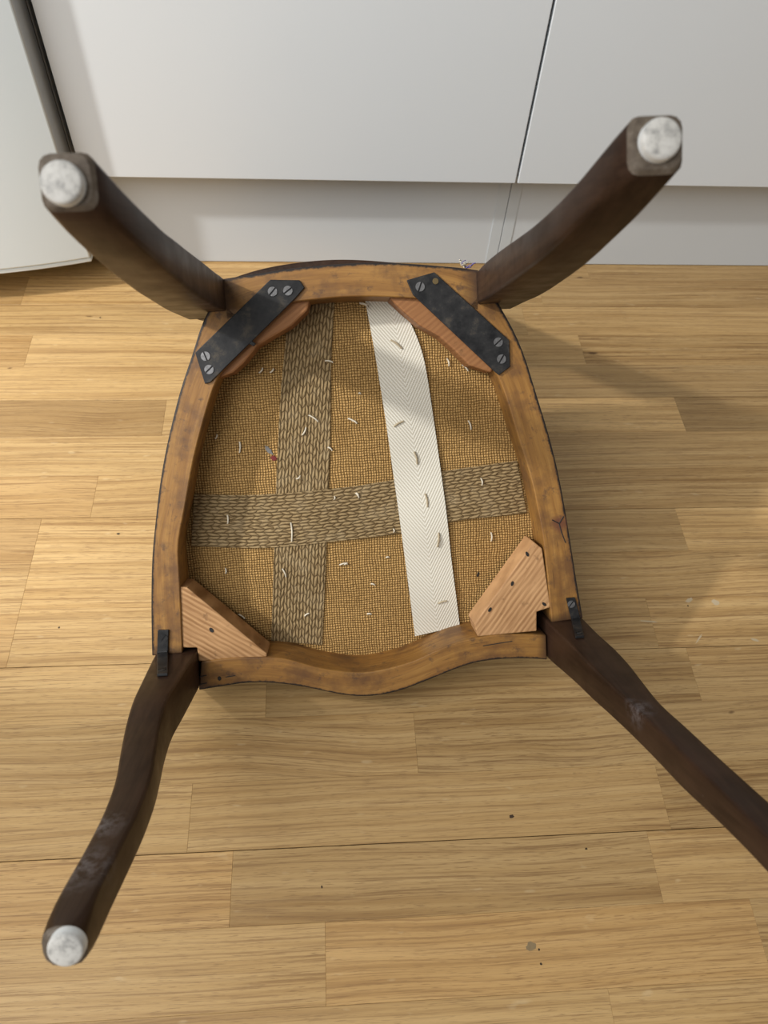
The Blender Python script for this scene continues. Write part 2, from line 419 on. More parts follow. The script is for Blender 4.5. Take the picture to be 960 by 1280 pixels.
floor_spot('dried_spill', 0.335, 0.361, 0.0052, SPOTGREY)
floor_spot('dried_spill', 0.190, 0.070, 0.0042, SPOTGREY, 1.3)
for x, y, r, e in ((0.189, 0.190, 0.0021, 1.3), (-0.011, 0.132, 0.0016, 0.6), (0.197, 0.055, 0.0013, 1), (0.197, 0.067, 0.0012, 1), (-0.351, 0.965, 0.0016, 1), (-0.267, 0.556, 0.0016, 1.6), (-0.317, 0.425, 0.0013, 1), (0.451, 0.432, 0.0012, 1), (0.262, 0.155, 0.0011, 1.4)):
    floor_spot('speck', x, y, r, SPECK, e)
for x, y, r, e, a in ((0.455, 0.440, 0.0028, 2.2, 0.5), (0.488, 0.436, 0.0045, 1.4, -0.6), (0.395, 0.412, 0.0012, 11, -0.12), (0.452, 0.387, 0.0011, 8, 0.8), (0.522, 0.383, 0.0018, 3, -0.3)):
    floor_spot('scuff', x, y, r, SCUFF, e, a)

# ------------------------------------------------------------------ kitchen units against the wall
wall = tag(mesh_obj('wall_back', box_bm(-2.05, 2.05, 1.70, 1.78, -0.03, 2.4), PLASTER), 'white plaster wall behind the kitchen units', None, 'structure')
DOOR_Y = 1.055; DZ0 = 0.1835; DZ1 = 0.866
def cabinet(x0, x1, label):
    c = empty('base_cabinet', ((x0+x1)/2, DOOR_Y+0.02, DZ0)); tag(c, label, 'cabinet', None, 'white base cabinets along the wall')
    hw = (x1-x0)/2
    mesh_obj('carcass', box_bm(-hw+.0018, hw-.0018, 0.0, 0.575, 0.0, DZ1-DZ0), WHITEBODY, c, bevel=0.001)
    mesh_obj('door', box_bm(-hw+.0017, hw-.0017, -0.020, -0.001, 0.0, DZ1-DZ0-0.003), WHITE, c, bevel=0.0012)
    return c
cabinet(-0.347, 0.2930, 'white base cabinet with a flat door between the fridge and the door gap')
cabinet(0.2930, 0.893, 'white base cabinet to the right of the door gap, behind the tallest chair leg')
top = mesh_obj('worktop', box_bm(-0.347, 0.893, 1.040, 1.70, 0.8665, 0.905), STONE, bevel=0.002)
tag(top, 'continuous grey worktop resting on the white base cabinets', 'worktop')
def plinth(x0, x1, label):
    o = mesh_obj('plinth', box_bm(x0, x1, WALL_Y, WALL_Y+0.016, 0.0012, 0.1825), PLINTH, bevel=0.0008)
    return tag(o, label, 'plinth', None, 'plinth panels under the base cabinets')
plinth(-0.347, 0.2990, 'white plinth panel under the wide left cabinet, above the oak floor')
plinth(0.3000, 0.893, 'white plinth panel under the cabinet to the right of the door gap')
pj = empty('plinth_joiner', (0.2995, WALL_Y, 0.0012)); tag(pj, 'pale grey joining strip covering the seam between two plinth panels', 'strip')
mesh_obj('flange', box_bm(-0.0185, -0.0005, -0.0012, -0.0001, 0, 0.181), JOINER, pj, bevel=0.0004)
mesh_obj('flange', box_bm(0.0005, 0.0185, -0.0012, -0.0001, 0, 0.181), JOINER, pj, bevel=0.0004)

# fridge with a gently bowed door, left of the cabinets
fr = empty('fridge', (-0.3578, 1.025, 0.0))
tag(fr, 'white fridge with a grey side and bowed door, standing left of the cabinets', 'fridge')
mesh_obj('body', box_bm(-0.600, -0.0005, 0.0550, 0.56, 0.03, 1.45), FRIDGESIDE, fr, bevel=0.003)
def bowed(x0, x1, inset, depth):
    pts = [(x1, depth)]
    for k in range(25):
        x = x1 + (x0-x1)*k/24; t = (x - (x0+x1)/2)/((x1-x0)/2)
        pts.append((x, inset - 0.046*(1 - t*t)))
    return pts + [(x0, depth)]
mesh_obj('door', prism_bm(bowed(-0.600, 0.0, 0.0, 0.050), 0.066, 1.45), [FRIDGE, FRIDGESIDE], fr, smooth=35, bevel=0.003, seg=3)
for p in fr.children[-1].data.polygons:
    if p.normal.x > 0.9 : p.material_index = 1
mesh_obj('door_gasket', box_bm(-0.590, -0.0015, 0.0505, 0.0545, 0.08, 1.44), RUBBER, fr)
mesh_obj('bottom_trim', prism_bm(bowed(-0.599, -0.001, 0.002, 0.046), 0.058, 0.0655), FRIDGE, fr, smooth=35, bevel=0.0015)
mesh_obj('kick_grille', box_bm(-0.57, -0.03, 0.085, 0.092, 0.006, 0.0295), RUBBER, fr)
for sx in (-0.55, -0.05):
    for sy in (0.15, 0.5):
        b = bmesh.new(); bmesh.ops.create_cone(b, cap_ends=True, segments=14, radius1=0.018, radius2=0.014, depth=0.029, matrix=Matrix.Translation((sx, sy, 0.0150)))
        mesh_obj('foot', b, RUBBER, fr)

# ------------------------------------------------------------------ the chair, upside down on its front edge and its back
CM = Matrix(((0.99868031, -0.04817699, -0.01779358, 0.03646723), (0.02259728, 0.72332292, -0.69014008, 0.50781728),
             (0.04611937, 0.68882722, 0.72345702, 0.23553639), (0, 0, 0, 1)))
chair = empty('chair'); chair.matrix_world = CM
tag(chair, 'upside-down wooden chair with dark curved legs, showing burlap and webbing under its seat', 'chair')
# local axes: x across, y towards the back of the chair, z towards the feet; z = 0 is the underside of the seat rails
L_OUT=[(-0.1519,0.1248),(-0.1604,0.1004),(-0.1751,0.0690),(-0.1880,0.0332),(-0.1993,-0.0016),(-0.2089,-0.0386),(-0.2158,-0.0721),(-0.2223,-0.1052),(-0.2265,-0.1397),(-0.2300,-0.1748),(-0.2329,-0.2121)]
L_IN=[(-0.1221,0.0962),(-0.1398,0.0735),(-0.1482,0.0550),(-0.1581,0.0292),(-0.1709,-0.0073),(-0.1782,-0.0338),(-0.1862,-0.0648),(-0.1952,-0.0943),(-0.1959,-0.1196),(-0.1978,-0.1537),(-0.2014,-0.2012)]
R_OUT=[(0.1509,0.1214),(0.1630,0.0987),(0.1726,0.0730),(0.1810,0.0424),(0.1896,0.0137),(0.1990,-0.0220),(0.2052,-0.0525),(0.2106,-0.0851),(0.2158,-0.1208),(0.2200,-0.1516),(0.2240,-0.1792),(0.2280,-0.2035)]
R_IN=[(0.1293,0.0836),(0.1415,0.0622),(0.1487,0.0441),(0.1540,0.0259),(0.1616,-0.0032),(0.1701,-0.0303),(0.1771,-0.0584),(0.1816,-0.0842),(0.1854,-0.1059),(0.1890,-0.1434),(0.1924,-0.1885)]
B_OUT=[(-0.1209,0.1670),(-0.0980,0.1698),(-0.0759,0.1723),(-0.0499,0.1745),(-0.0198,0.1759),(0.0015,0.1761),(0.0245,0.1759),(0.0522,0.1739),(0.0840,0.1702),(0.1119,0.1667),(0.1270,0.1614)]
B_IN=[(-0.0433,0.1429),(-0.0250,0.1439),(-0.0091,0.1444),(0.0227,0.1433),(0.0602,0.1400)]
F_OUT=[(-0.1877,-0.2536),(-0.1627,-0.2511),(-0.1323,-0.2489),(-0.1072,-0.2517),(-0.0798,-0.2573),(-0.0572,-0.2640),(-0.0344,-0.2708),(-0.0109,-0.2744),(0.0191,-0.2721),(0.0491,-0.2635),(0.0857,-0.2508),(0.1099,-0.2445),(0.1370,-0.2429),(0.1702,-0.2444),(0.1878,-0.2475)]
F_IN=[(-0.1829,-0.2228),(-0.1550,-0.2205),(-0.1122,-0.2223),(-0.0913,-0.2260),(-0.0648,-0.2366),(-0.0328,-0.2447),(-0.0093,-0.2473),(0.0171,-0.2439),(0.0442,-0.2378),(0.0750,-0.2248),(0.1108,-0.2167),(0.1465,-0.2156),(0.1874,-0.2195)]
RIM_TOP=[(-0.1325,0.1732),(-0.0956,0.1836),(-0.0508,0.1892),(-0.0061,0.1900),(0.0452,0.1846),(0.0792,0.1783),(0.1186,0.1718)]
LPLATE=[(-0.1595,0.0973),(-0.1526,0.0663),(-0.1471,0.0676),(-0.0575,0.1445),(-0.0473,0.1546),(-0.0518,0.1620),(-0.0805,0.1637)]
LSCREW=[(-0.1496,0.0933),(-0.1472,0.0802),(-0.0790,0.1522),(-0.0640,0.1523)]
RPLATE=[(0.0538,0.1572),(0.0817,0.1637),(0.1550,0.0938),(0.1551,0.0676),(0.1434,0.0597),(0.1377,0.0648),(0.0595,0.1428)]
RSCREW=[(0.0668,0.1502),(0.0825,0.1549),(0.1435,0.0925),(0.1463,0.0756)]
LRB=[(-0.0428,0.1438),(-0.0467,0.1333),(-0.0629,0.1193),(-0.0812,0.1104),(-0.0988,0.1010),(-0.1132,0.0854),(-0.1248,0.0761),(-0.1429,0.0707)]
RRB=[(0.0359,0.1421),(0.0482,0.1294),(0.0654,0.1135),(0.0853,0.1014),(0.1000,0.0871),(0.1146,0.0711),(0.1376,0.0626)]
LFB=[(-0.1965,-0.1441),(-0.1146,-0.2235),(-0.1857,-0.2232),(-0.1856,-0.2072),(-0.2014,-0.2061)]
LFB_low=[(-0.1958,-0.1425),(-0.1858,-0.1476),(-0.1123,-0.2229)]
RFB=[(0.1763,-0.1160),(0.1851,-0.1240),(0.1930,-0.1891),(0.1777,-0.1930),(0.1772,-0.2145),(0.1129,-0.2161),(0.1096,-0.2020)]
LBR=[(-0.2236,-0.1838),(-0.2124,-0.1842),(-0.2183,-0.2324),(-0.2295,-0.2324)]
LBRS=[(-0.2178,-0.1925),(-0.2234,-0.2249)]
RBR=[(0.2091,-0.1791),(0.2187,-0.1789),(0.2286,-0.2223),(0.2189,-0.2243)]
RBRS=[(0.2142,-0.1857)]
JV_L=[(-0.0685,0.1286),(-0.0800,0.0630),(-0.0892,-0.0044),(-0.1005,-0.1089),(-0.1078,-0.1717),(-0.1134,-0.2221)]
JV_R=[(-0.0214,0.1444),(-0.0260,0.0853),(-0.0336,-0.0076),(-0.0438,-0.1126),(-0.0526,-0.1939),(-0.0569,-0.2318)]
JH_T=[(-0.1818,-0.0492),(-0.1076,-0.0537),(-0.0207,-0.0510),(0.0319,-0.0463),(0.0884,-0.0399),(0.1690,-0.0328)]
JH_B=[(-0.1895,-0.1050),(-0.1120,-0.1118),(-0.0243,-0.1093),(0.0288,-0.1065),(0.0950,-0.0954),(0.1797,-0.0917)]
WH_L=[(0.0131,0.1460),(0.0226,0.0728),(0.0316,-0.0191),(0.0411,-0.1271),(0.0498,-0.2282)]
WH_R=[(0.0468,0.1445),(0.0705,0.0888),(0.0838,-0.0221),(0.0927,-0.1304),(0.1019,-0.2207)]
ST=[(-0.0984,0.0807),(-0.1027,0.0756),(-0.0870,0.0795),(-0.0912,0.0754),(-0.0327,0.0847),(-0.0241,0.0826),(-0.0538,0.0288),(-0.0440,0.0214),(-0.0573,0.0159),(-0.0621,0.0078),(-0.1521,0.0138),(-0.1544,0.0091),(-0.1290,0.0047),(-0.1299,-0.0070),(-0.0356,-0.0065),(-0.0309,-0.0107),(-0.0122,0.0230),(-0.0027,0.0172),(-0.0667,-0.0353),(-0.0716,-0.0386),(0.0969,0.0807),(0.0990,0.0725),(0.1128,0.0732),(0.1194,0.0665),(0.1181,0.0135),(0.1206,0.0035),(-0.0078,0.0204),(-0.0025,0.0172),(0.0007,0.0487),(0.0036,0.0482),(-0.1485,-0.0734),(-0.1489,-0.0830),(-0.0806,-0.0857),(-0.0811,-0.1066),(-0.1561,-0.1328),(-0.1566,-0.1393),(-0.0939,-0.1369),(-0.0906,-0.1471),(-0.0739,-0.1957),(-0.0686,-0.1929),(-0.0310,-0.1374),(-0.0220,-0.1359),(-0.0088,-0.0578),(-0.0051,-0.0631),(-0.0318,-0.0594),(-0.0320,-0.0634),(-0.1470,-0.1874),(-0.1404,-0.1931),(0.1291,-0.0496),(0.1303,-0.0577),(0.1387,-0.1109),(0.1388,-0.1212),(0.0209,-0.1327),(0.0250,-0.1329),(-0.0260,-0.1374),(-0.0217,-0.1367),(-0.0082,-0.0573),(-0.0054,-0.0615),(-0.0036,-0.1983),(0.0017,-0.1987),(0.0025,-0.1617),(0.0072,-0.1637),(0.1464,-0.1620),(0.1452,-0.1701),(0.1684,-0.1325),(0.1678,-0.1386),(0.0305,-0.0997),(0.0308,-0.1041)]
SW=[(0.0379,0.1025),(0.0491,0.0934),(0.0364,0.0118),(0.0473,0.0169),(0.0572,-0.0165),(0.0601,-0.0305),(0.0670,-0.0626),(0.0687,-0.0775),(0.0796,-0.1066),(0.0780,-0.1231),(0.0771,-0.1901),(0.0874,-0.1878)]
DIRT=[(-0.1049,-0.0016),(-0.0942,-0.0160),(0.1251,-0.1620),(0.1327,-0.1538)]

DEPTH = 0.062

def rail(name, outer, inner, n, label=None, slope=0.0, ends=0.02):
    A = smooth_line(outer, n); B = smooth_line(inner, n)
    bm = bmesh.new(); ug = bm.loops.layers.uv.new('grain'); ue = bm.loops.layers.uv.new('edge')
    rows = []; L = [0]
    for i in range(1, n): L.append(L[-1] + ((A[i]+B[i])/2 - (A[i-1]+B[i-1])/2).length)
    NX = 5
    for i in range(n):
        a, b = A[i], B[i]; w = (a-b).length
        ring = []
        prof = [(a, -DEPTH, 1.0, w + DEPTH), (a, -0.012, 1.0, w + 0.012)]
        for k in range(NX+1):
            q = a.lerp(b, k/NX); prof.append((q, 0.0, 1 - k/NX, w*(1-k/NX)))
        bi = b + (b-a).normalized()*slope
        prof.append((bi, -DEPTH, -0.3, -DEPTH))
        for q, wz, e, g in prof:
            v = bm.verts.new((q.x, q.y, wz)); ring.append((v, e, g))
        rows.append(ring)
    endf = [max(0.0, 1 - min(l, L[-1]-l)/ends) for l in L]
    def face(quad):
        f = bm.faces.new([q[0] for q in quad])
        for lp, q in zip(f.loops, quad):
            lp[ug].uv = (q[3], q[2]); lp[ue].uv = (q[1], q[4])
        return f
    m = len(rows[0])
    for i in range(n-1):
        for j in range(m):
            k = (j+1) % m
            p = [(rows[i][j], L[i], endf[i]), (rows[i][k], L[i], endf[i]), (rows[i+1][k], L[i+1], endf[i+1]), (rows[i+1][j], L[i+1], endf[i+1])]
            f = face([(x[0][0], x[0][1], x[0][2], x[1], x[2]) for x in p])
            if j == 0: f.material_index = 1
    for r in (rows[0], rows[-1]):
        face([(x[0], x[1], x[2], 0, 1) for x in r])
    o = mesh_obj(name, bm, [RAIL, LEG], chair, smooth=50, bevel=0.0012)
    if label: o['label'] = label
    return o
rail('side_rail', [(-0.135, 0.150)] + L_OUT, [(-0.108, 0.124)] + L_IN[:-1] + [(-0.2010, -0.2115)], 30, 'stained raw wood side rail with a dark outer edge')
rail('side_rail', [(0.135, 0.150)] + R_OUT, [(0.108, 0.122)] + R_IN[:-1] + [(0.1935, -0.2060)], 30, 'raw wood side rail with a cracked knot')
rail('rear_rail', [(-0.1275, 0.1668)] + B_OUT[1:-1] + [(0.1265, 0.1640)], [(-0.1270, 0.1270), (-0.106, 0.1340), (-0.085, 0.1385), (-0.062, 0.1415)] + B_IN + [(0.085, 0.1365), (0.105, 0.132), (0.1255, 0.1240)], 30, 'curved raw wood rear rail', ends=0.040)
rail('front_rail', F_OUT, F_IN, 44, 'serpentine raw wood front rail', slope=-0.0)

# dark moulding that shows behind the rear rail
def ribbon_bm(A, B, w0, w1):
    n = len(A); bm = bmesh.new(); R_ = []
    for a, b in zip(A, B):
        R_.append([bm.verts.new((a.x, a.y, w0)), bm.verts.new((b.x, b.y, w0)), bm.verts.new((b.x, b.y, w1)), bm.verts.new((a.x, a.y, w1))])
    for i in range(n-1):
        for j in range(4):
            k = (j+1) % 4; bm.faces.new((R_[i][j], R_[i][k], R_[i+1][k], R_[i+1][j]))
    bm.faces.new(R_[0]); bm.faces.new(R_[-1])
    return bm
A = smooth_line([(-0.150, 0.150)] + B_OUT[1:-1] + [(0.145, 0.150)], 30); B = smooth_line([(-0.1500, 0.1640)] + [(a, b-0.0035) for a, b in RIM_TOP] + [(0.145, 0.160)], 30)
mesh_obj('rear_moulding', ribbon_bm(A, B, -0.038, -0.060), LEG, chair, smooth=50, bevel=0.003, seg=3)['label'] = 'dark polished moulding behind the rear rail'

# ---- legs: rounded rectangular sections lofted along the leg
def leg(stations, sg, pad_uv, label, bow=0.0, round_end=0.0060):
    # station: (w, corner u, corner v, width u, width v); the corner is the one that faces the middle of the chair
    n = 40; W0 = stations[0][0]; W1 = stations[-1][0]
    # a sabre leg bows towards the middle of the chair between seat and foot
    pts = []
    for (w, ku, kv, su, sv) in stations:
        d = bow*math.sin(math.pi*w/0.40) if 0 < w < 0.40 else 0.0
        f = d/(0.788 - w); k = 1 - f
        pts.append((w + d, ku + (-0.020 - ku)*f, kv + (0.051 - kv)*f, su*k, sv*k))
    def interp(w):
        i = 0
        while i < len(pts)-2 and pts[i+1][0] < w: i += 1
        t = (w-pts[i][0])/(pts[i+1][0]-pts[i][0]); out = []
        for c in range(1, 5):
            p0, p1, p2, p3 = pts[max(i-1, 0)][c], pts[i][c], pts[i+1][c], pts[min(i+2, len(pts)-1)][c]
            out.append(0.5*(2*p1 + (p2-p0)*t + (2*p0-5*p1+4*p2-p3)*t*t + (3*p1-p0-3*p2+p3)*t**3))
        return out
    bm = bmesh.new(); rings = []
    ws = [W0 + (W1-W0)*k/(n-1) for k in range(n)]
    def ring(w, inset, rad):
        ku, kv, su, sv = interp(w)
        cu, cv = ku - sg[0]*su/2, kv - sg[1]*sv/2
        hu, hv = su/2 - inset, sv/2 - inset; out = []
        for (qx, qy, a0) in ((1, 1, 0), (-1, 1, 90), (-1, -1, 180), (1, -1, 270)):
            for k in range(4):
                a = math.radians(a0 + 30*k)
                out.append(bm.verts.new((cu + qx*(hu-rad) + rad*math.cos(a), cv + qy*(hv-rad) + rad*math.sin(a), w if w < W1 else W1)))
        return out
    for w in ws[:-1]:
        k = min(1.0, max(0.0, (w - (W1-0.035))/0.035)); rings.append(ring(w, 0, 0.0026 + (round_end-0.0026)*k*k))
    rings.append(ring(W1-0.0022, 0.0000, round_end)); last = ring(W1, 0.0018, round_end); rings.append(last)
    for a, b in zip(rings[:-1], rings[1:]):
        m = len(a)
        for j in range(m): 
            f = bm.faces.new((a[j], a[(j+1) % m], b[(j+1) % m], b[j]))
            if b is last: f.material_index = 1
    bm.faces.new(rings[0]); f = bm.faces.new(last); f.material_index = 1
    o = mesh_obj('leg', bm, [LEG, LEGEND], chair, smooth=35); o['label'] = label
    # felt / plastic glide
    b = bmesh.new(); prof = [(0.0, W1-0.001), (0.0100, W1-0.001), (0.0100, W1+0.0042), (0.0095, W1+0.0056), (0.0084, W1+0.0062), (0.0, W1+0.0064)]
    rr = []
    for r_, z_ in prof[1:-1]:
        rr.append([b.verts.new((pad_uv[0] + r_*math.cos(2*math.pi*k/28), pad_uv[1] + r_*math.sin(2*math.pi*k/28), z_)) for k in range(28)])
    for a, c in zip(rr[:-1], rr[1:]):
        for k in range(28): b.faces.new((a[k], a[(k+1) % 28], c[(k+1) % 28], c[k]))
    b.faces.new(rr[0]); b.faces.new(rr[-1])
    g = mesh_obj('glide', b, PAD, o, smooth=50); g['label'] = 'round scuffed white glide'
    return o
leg([(-.064,-.126,.136,.050,.032),(0,-.126,.136,.0515,.032),(.04,-.127,.135,.0490,.0324),(.08,-.128,.1345,.0460,.0328),(.12,-.129,.1345,.0432,.0325),(.16,-.1302,.1357,.0420,.031),(.20,-.130,.137,.0408,.0285),(.24,-.130,.138,.0387,.0262),(.28,-.1298,.1398,.0365,.0245),(.32,-.1292,.141,.0338,.0232),(.36,-.1288,.142,.0303,.0236),(.40,-.1284,.1425,.0262,.0268)],
    (1, -1), (-.1424, .1538), 'dark rear leg ending in front of the fridge', 0.07)
leg([(-.064,.124,.131,.050,.032),(0,.124,.131,.0500,.032),(.04,.125,.1312,.0510,.0338),(.08,.126,.132,.0502,.0335),(.12,.127,.133,.0480,.0322),(.16,.128,.1343,.0458,.0302),(.20,.129,.136,.0430,.0282),(.24,.1297,.1383,.0398,.0266),(.28,.1294,.141,.0372,.0250),(.32,.129,.144,.0348,.0240),(.36,.1283,.1466,.0312,.0250),(.40,.128,.1485,.0275,.0278)],
    (-1, -1), (.1419, .1628), 'dark rear leg with the highest foot, in front of the right cabinet', 0.07)
leg([(-.064,-.186,-.211,.043,.038),(0,-.186,-.211,.0440,.0385),(.04,-.1878,-.211,.0395,.0405),(.08,-.1892,-.2112,.0352,.0412),(.12,-.1905,-.213,.0315,.0400),(.16,-.1885,-.2185,.0295,.0375),(.20,-.183,-.222,.0285,.0325),(.24,-.1778,-.2255,.0268,.0265),(.28,-.1765,-.2278,.0246,.0254),(.32,-.1772,-.2287,.0230,.0254),(.36,-.1785,-.2292,.0224,.0262),(.40,-.1765,-.2290,.0245,.0245)],
    (1, 1), (-.1858, -.2385), 'dark cabriole front leg with a scuffed face, at the lower left', 0.0, 0.0090)
leg([(-.064,.189,-.205,.041,.042),(0,.189,-.205,.0408,.0420),(.04,.192,-.207,.0385,.0385),(.08,.195,-.209,.0380,.0352),(.12,.198,-.212,.0358,.0322),(.16,.2012,-.214,.0300,.0292),(.20,.205,-.216,.0245,.0278),(.24,.209,-.218,.0235,.0278),(.28,.212,-.220,.0231,.0276),(.32,.2153,-.222,.0230,.0252),(.36,.2182,-.2242,.0236,.0235),(.40,.2210,-.2265,.0245,.0245)],
    (-1, 1), (.2325, -.238), 'dark cabriole front leg reaching to the right edge')

# ---- corner blocks
bk = mesh_obj('corner_block', prism_bm(LRB + [(-0.150, 0.088), (-0.076, 0.152)], -0.040, -0.006), CURVEBLOCK, chair, bevel=0.002); bk['label'] = 'curved reddish wooden corner block under an iron plate'
bk = mesh_obj('corner_block', prism_bm(RRB + [(0.1455, 0.082), (0.076, 0.150)], -0.040, -0.006), CURVEBLOCK, chair, bevel=0.002); bk['label'] = 'curved reddish wooden corner block under an iron plate'
bl = mesh_obj('corner_block', prism_bm([(-0.1975, -0.1400), (-0.1900, -0.1415), (-0.1135, -0.2185), (-0.1135, -0.2225), (-0.1857, -0.2225), (-0.1857, -0.2072), (-0.2005, -0.2061)], -0.040, -0.002), BLOCK, chair, bevel=0.0012); bl['label'] = 'triangular pine corner block with diagonal grain'
br = mesh_obj('corner_block', prism_bm(RFB, -0.040, -0.001), BLOCK2, chair, bevel=0.0012); br['label'] = 'pale triangular pine corner block with nail holes'
def nail(uv, w, r, parent, name='nail_hole', el=1.6, ang=0):
    b = bmesh.new()
    bmesh.ops.create_cone(b, cap_ends=True, segments=12, radius1=r, radius2=r*0.8, depth=0.0012)
    bmesh.ops.transform(b, matrix=Matrix.Translation((uv[0], uv[1], w)) @ Matrix.Rotation(ang, 4, 'Z') @ Matrix.Diagonal((1, el, 1, 1)), verts=b.verts)
    return mesh_obj(name, b, DARKHOLE, parent)
for p, a in (((0.1690, -0.1290), 0.4), ((0.1520, -0.1600), -0.3), ((0.1270, -0.1870), -0.6), ((0.1860, -0.1850), 0.8)):
    nail(p, -0.0008, 0.0017, br, el=1.8, ang=a)
nail((-0.1690, -0.1890), -0.0018, 0.0022, bl, el=1.5, ang=0.6)
nail((-0.1650, -0.2420), 0.0002, 0.0022, chair, el=1.2)

# ---- iron plates with slotted screws
def screw(uv, w, r, ang, parent, mat=None):
    b = bmesh.new(); N = 9; sl = r*0.17
    for s in (-1, 1):
        arc = []
        a0 = math.asin(sl/r)
        for k in range(N+1):
            a = a0 + (math.pi - 2*a0)*k/N
            arc.append((r*math.cos(a), s*r*math.sin(a)))
        prism_bm(arc, -0.0004, r*0.20, b)
    bmesh.ops.transform(b, matrix=Matrix.Translation((uv[0], uv[1], w)) @ Matrix.Rotation(ang, 4, 'Z'), verts=b.verts)
    o = mesh_obj('screw', b, [mat or STEEL, DARKHOLE], parent)
    return o
pl = mesh_obj('iron_plate', prism_bm(LPLATE, 0.0003, 0.0028), IRON, chair, bevel=0.0007); pl['label'] = 'blackened iron repair plate with four slotted screws'
for p, a in zip(LSCREW, (1.9, 0.7, 0.8, 0.6)): screw(p, 0.0027, 0.0046, a, pl)
prp = mesh_obj('iron_plate', prism_bm(RPLATE, 0.0003, 0.0028), IRON, chair, bevel=0.0007); prp['label'] = 'blackened iron repair plate with a missing screw'
for i, (p, a) in enumerate(zip(RSCREW, (1.2, 0.4, 0.7, 1.0))):
    if i == 1: 
        h = nail(p, 0.0026, 0.0036, prp, 'screw_hole', 1.0); h.data.materials[0] = mat_plain('brassy_hole', (0.11, 0.075, 0.025), 0.5)
    else: screw(p, 0.0027, 0.0046, a, prp)
# iron tab at the edge of the left plate
mesh_obj('plate_tab', prism_bm([(-0.1075, 0.104), (-0.1015, 0.1005), (-0.099, 0.103), (-0.105, 0.108)], 0.0002, 0.0026), IRON, chair, bevel=0.0008)

def bracket(quad, u_top, w_top, face_v, slope, screws, label):
    # narrow strap screwed to the rail, bent up onto the face of the leg
    a0, b0 = Vector(quad[0]), Vector(quad[1]); a1, b1 = Vector(quad[3]), Vector(quad[2])
    t = (a0.y - face_v)/(a0.y - a1.y)
    aj = a0.lerp(a1, t); bj = b0.lerp(b1, t)
    bm = bmesh.new(); T_ = 0.0030; sec = []
    for k in (0.0, 0.15, 0.8): 
        p = a0.lerp(aj, k); q = b0.lerp(bj, k); sec.append(((p.x, p.y), (q.x, q.y), 0.0002, T_, 0))
    rws = []
    for p, q, lo, hi, _ in sec:
        rws.append([bm.verts.new((p[0], p[1], lo)), bm.verts.new((q[0], q[1], lo)), bm.verts.new((q[0], q[1], hi)), bm.verts.new((p[0], p[1], hi))])
    rws.append([bm.verts.new((aj.x, face_v + 0.0002, 0.0002)), bm.verts.new((bj.x, face_v + 0.0002, 0.0002)), bm.verts.new((bj.x, face_v + T_, T_)), bm.verts.new((aj.x, face_v + T_, T_))])
    for k in (0.3, 0.7, 1.0):
        w = w_top*k; va = face_v + slope*w
        pa = aj.x + (u_top[0]-aj.x)*k; pb = bj.x + (u_top[1]-bj.x)*k
        rws.append([bm.verts.new((pa, va + 0.0002, w)), bm.verts.new((pb, va + 0.0002, w)), bm.verts.new((pb, va + T_, w)), bm.verts.new((pa, va + T_, w))])
    for r0, r1 in zip(rws[:-1], rws[1:]):
        for j in range(4): bm.faces.new((r0[j], r0[(j+1) % 4], r1[(j+1) % 4], r1[j]))
    bm.faces.new(rws[0]); bm.faces.new(rws[-1])
    o = mesh_obj('strap_bracket', bm, IRON, chair, bevel=0.0006); o['label'] = label
    for p, w, m in screws: screw(p, w, 0.0040, 0.9, o, m)
    # screw on the leg face
    k = 0.82; w = w_top*k; um = (aj.x+bj.x)/2*(1-k) + (u_top[0]+u_top[1])/2*k
    sc = screw((0, 0), 0, 0.0036, 0.5, o, IRON)
    sc.matrix_local = Matrix.Translation((um, face_v + slope*w + T_, w)) @ Matrix.Rotation(math.radians(-90), 4, 'X')
bracket(LBR, (-0.2116, -0.2014), 0.068, -0.2108, 0.0, [(LBRS[0], 0.0029, IRON)], 'black iron strap over the left leg joint')
bracket(RBR, (0.2031, 0.2121), 0.053, -0.2048, -0.05, [(RBRS[0], 0.0029, STEEL)], 'dark iron strap over the right leg joint')

# ---- burlap and webbing
def burlap_w(u, v):
    w = -0.044 + 0.0016*math.sin(u*38+1)*math.cos(v*31) + 0.0012*math.sin(v*70+u*22)
    t = min(1, max(0, (-0.10 - v)/0.14)); w -= 0.014*t*t*(3-2*t)
    return w
inner = [tuple(p) for p in smooth_line([(-0.105, 0.134)] + B_IN + [(0.105, 0.133)], 16, 0)] + [tuple(p) for p in smooth_line(R_IN, 18, 0)] + \
        [tuple(p) for p in smooth_line(list(reversed(F_IN)), 26, 0)] + [tuple(p) for p in smooth_line(list(reversed(L_IN)), 18, 0)]
cen = Vector((0, -0.045)); bm = bmesh.new(); NR = 26; rings = []
for k in range(NR):
    f = 1.02*(1 - k/NR); rg = []
    for p in inner:
        q = cen + (Vector(p)-cen)*f; rg.append(bm.verts.new((q.x, q.y, burlap_w(q.x, q.y))))
    rings.append(rg)
cv = bm.verts.new((cen.x, cen.y, burlap_w(*cen)))
for a, b in zip(rings[:-1], rings[1:]):
    for j in range(len(a)): bm.faces.new((a[j], a[(j+1) % len(a)], b[(j+1) % len(a)], b[j]))
for j in range(len(inner)): bm.faces.new((rings[-1][j], rings[-1][(j+1) % len(inner)], cv))
bo = mesh_obj('burlap', bm, BURLAP, chair, smooth=60); bo['label'] = 'coarse brown burlap covering the underside of the seat'

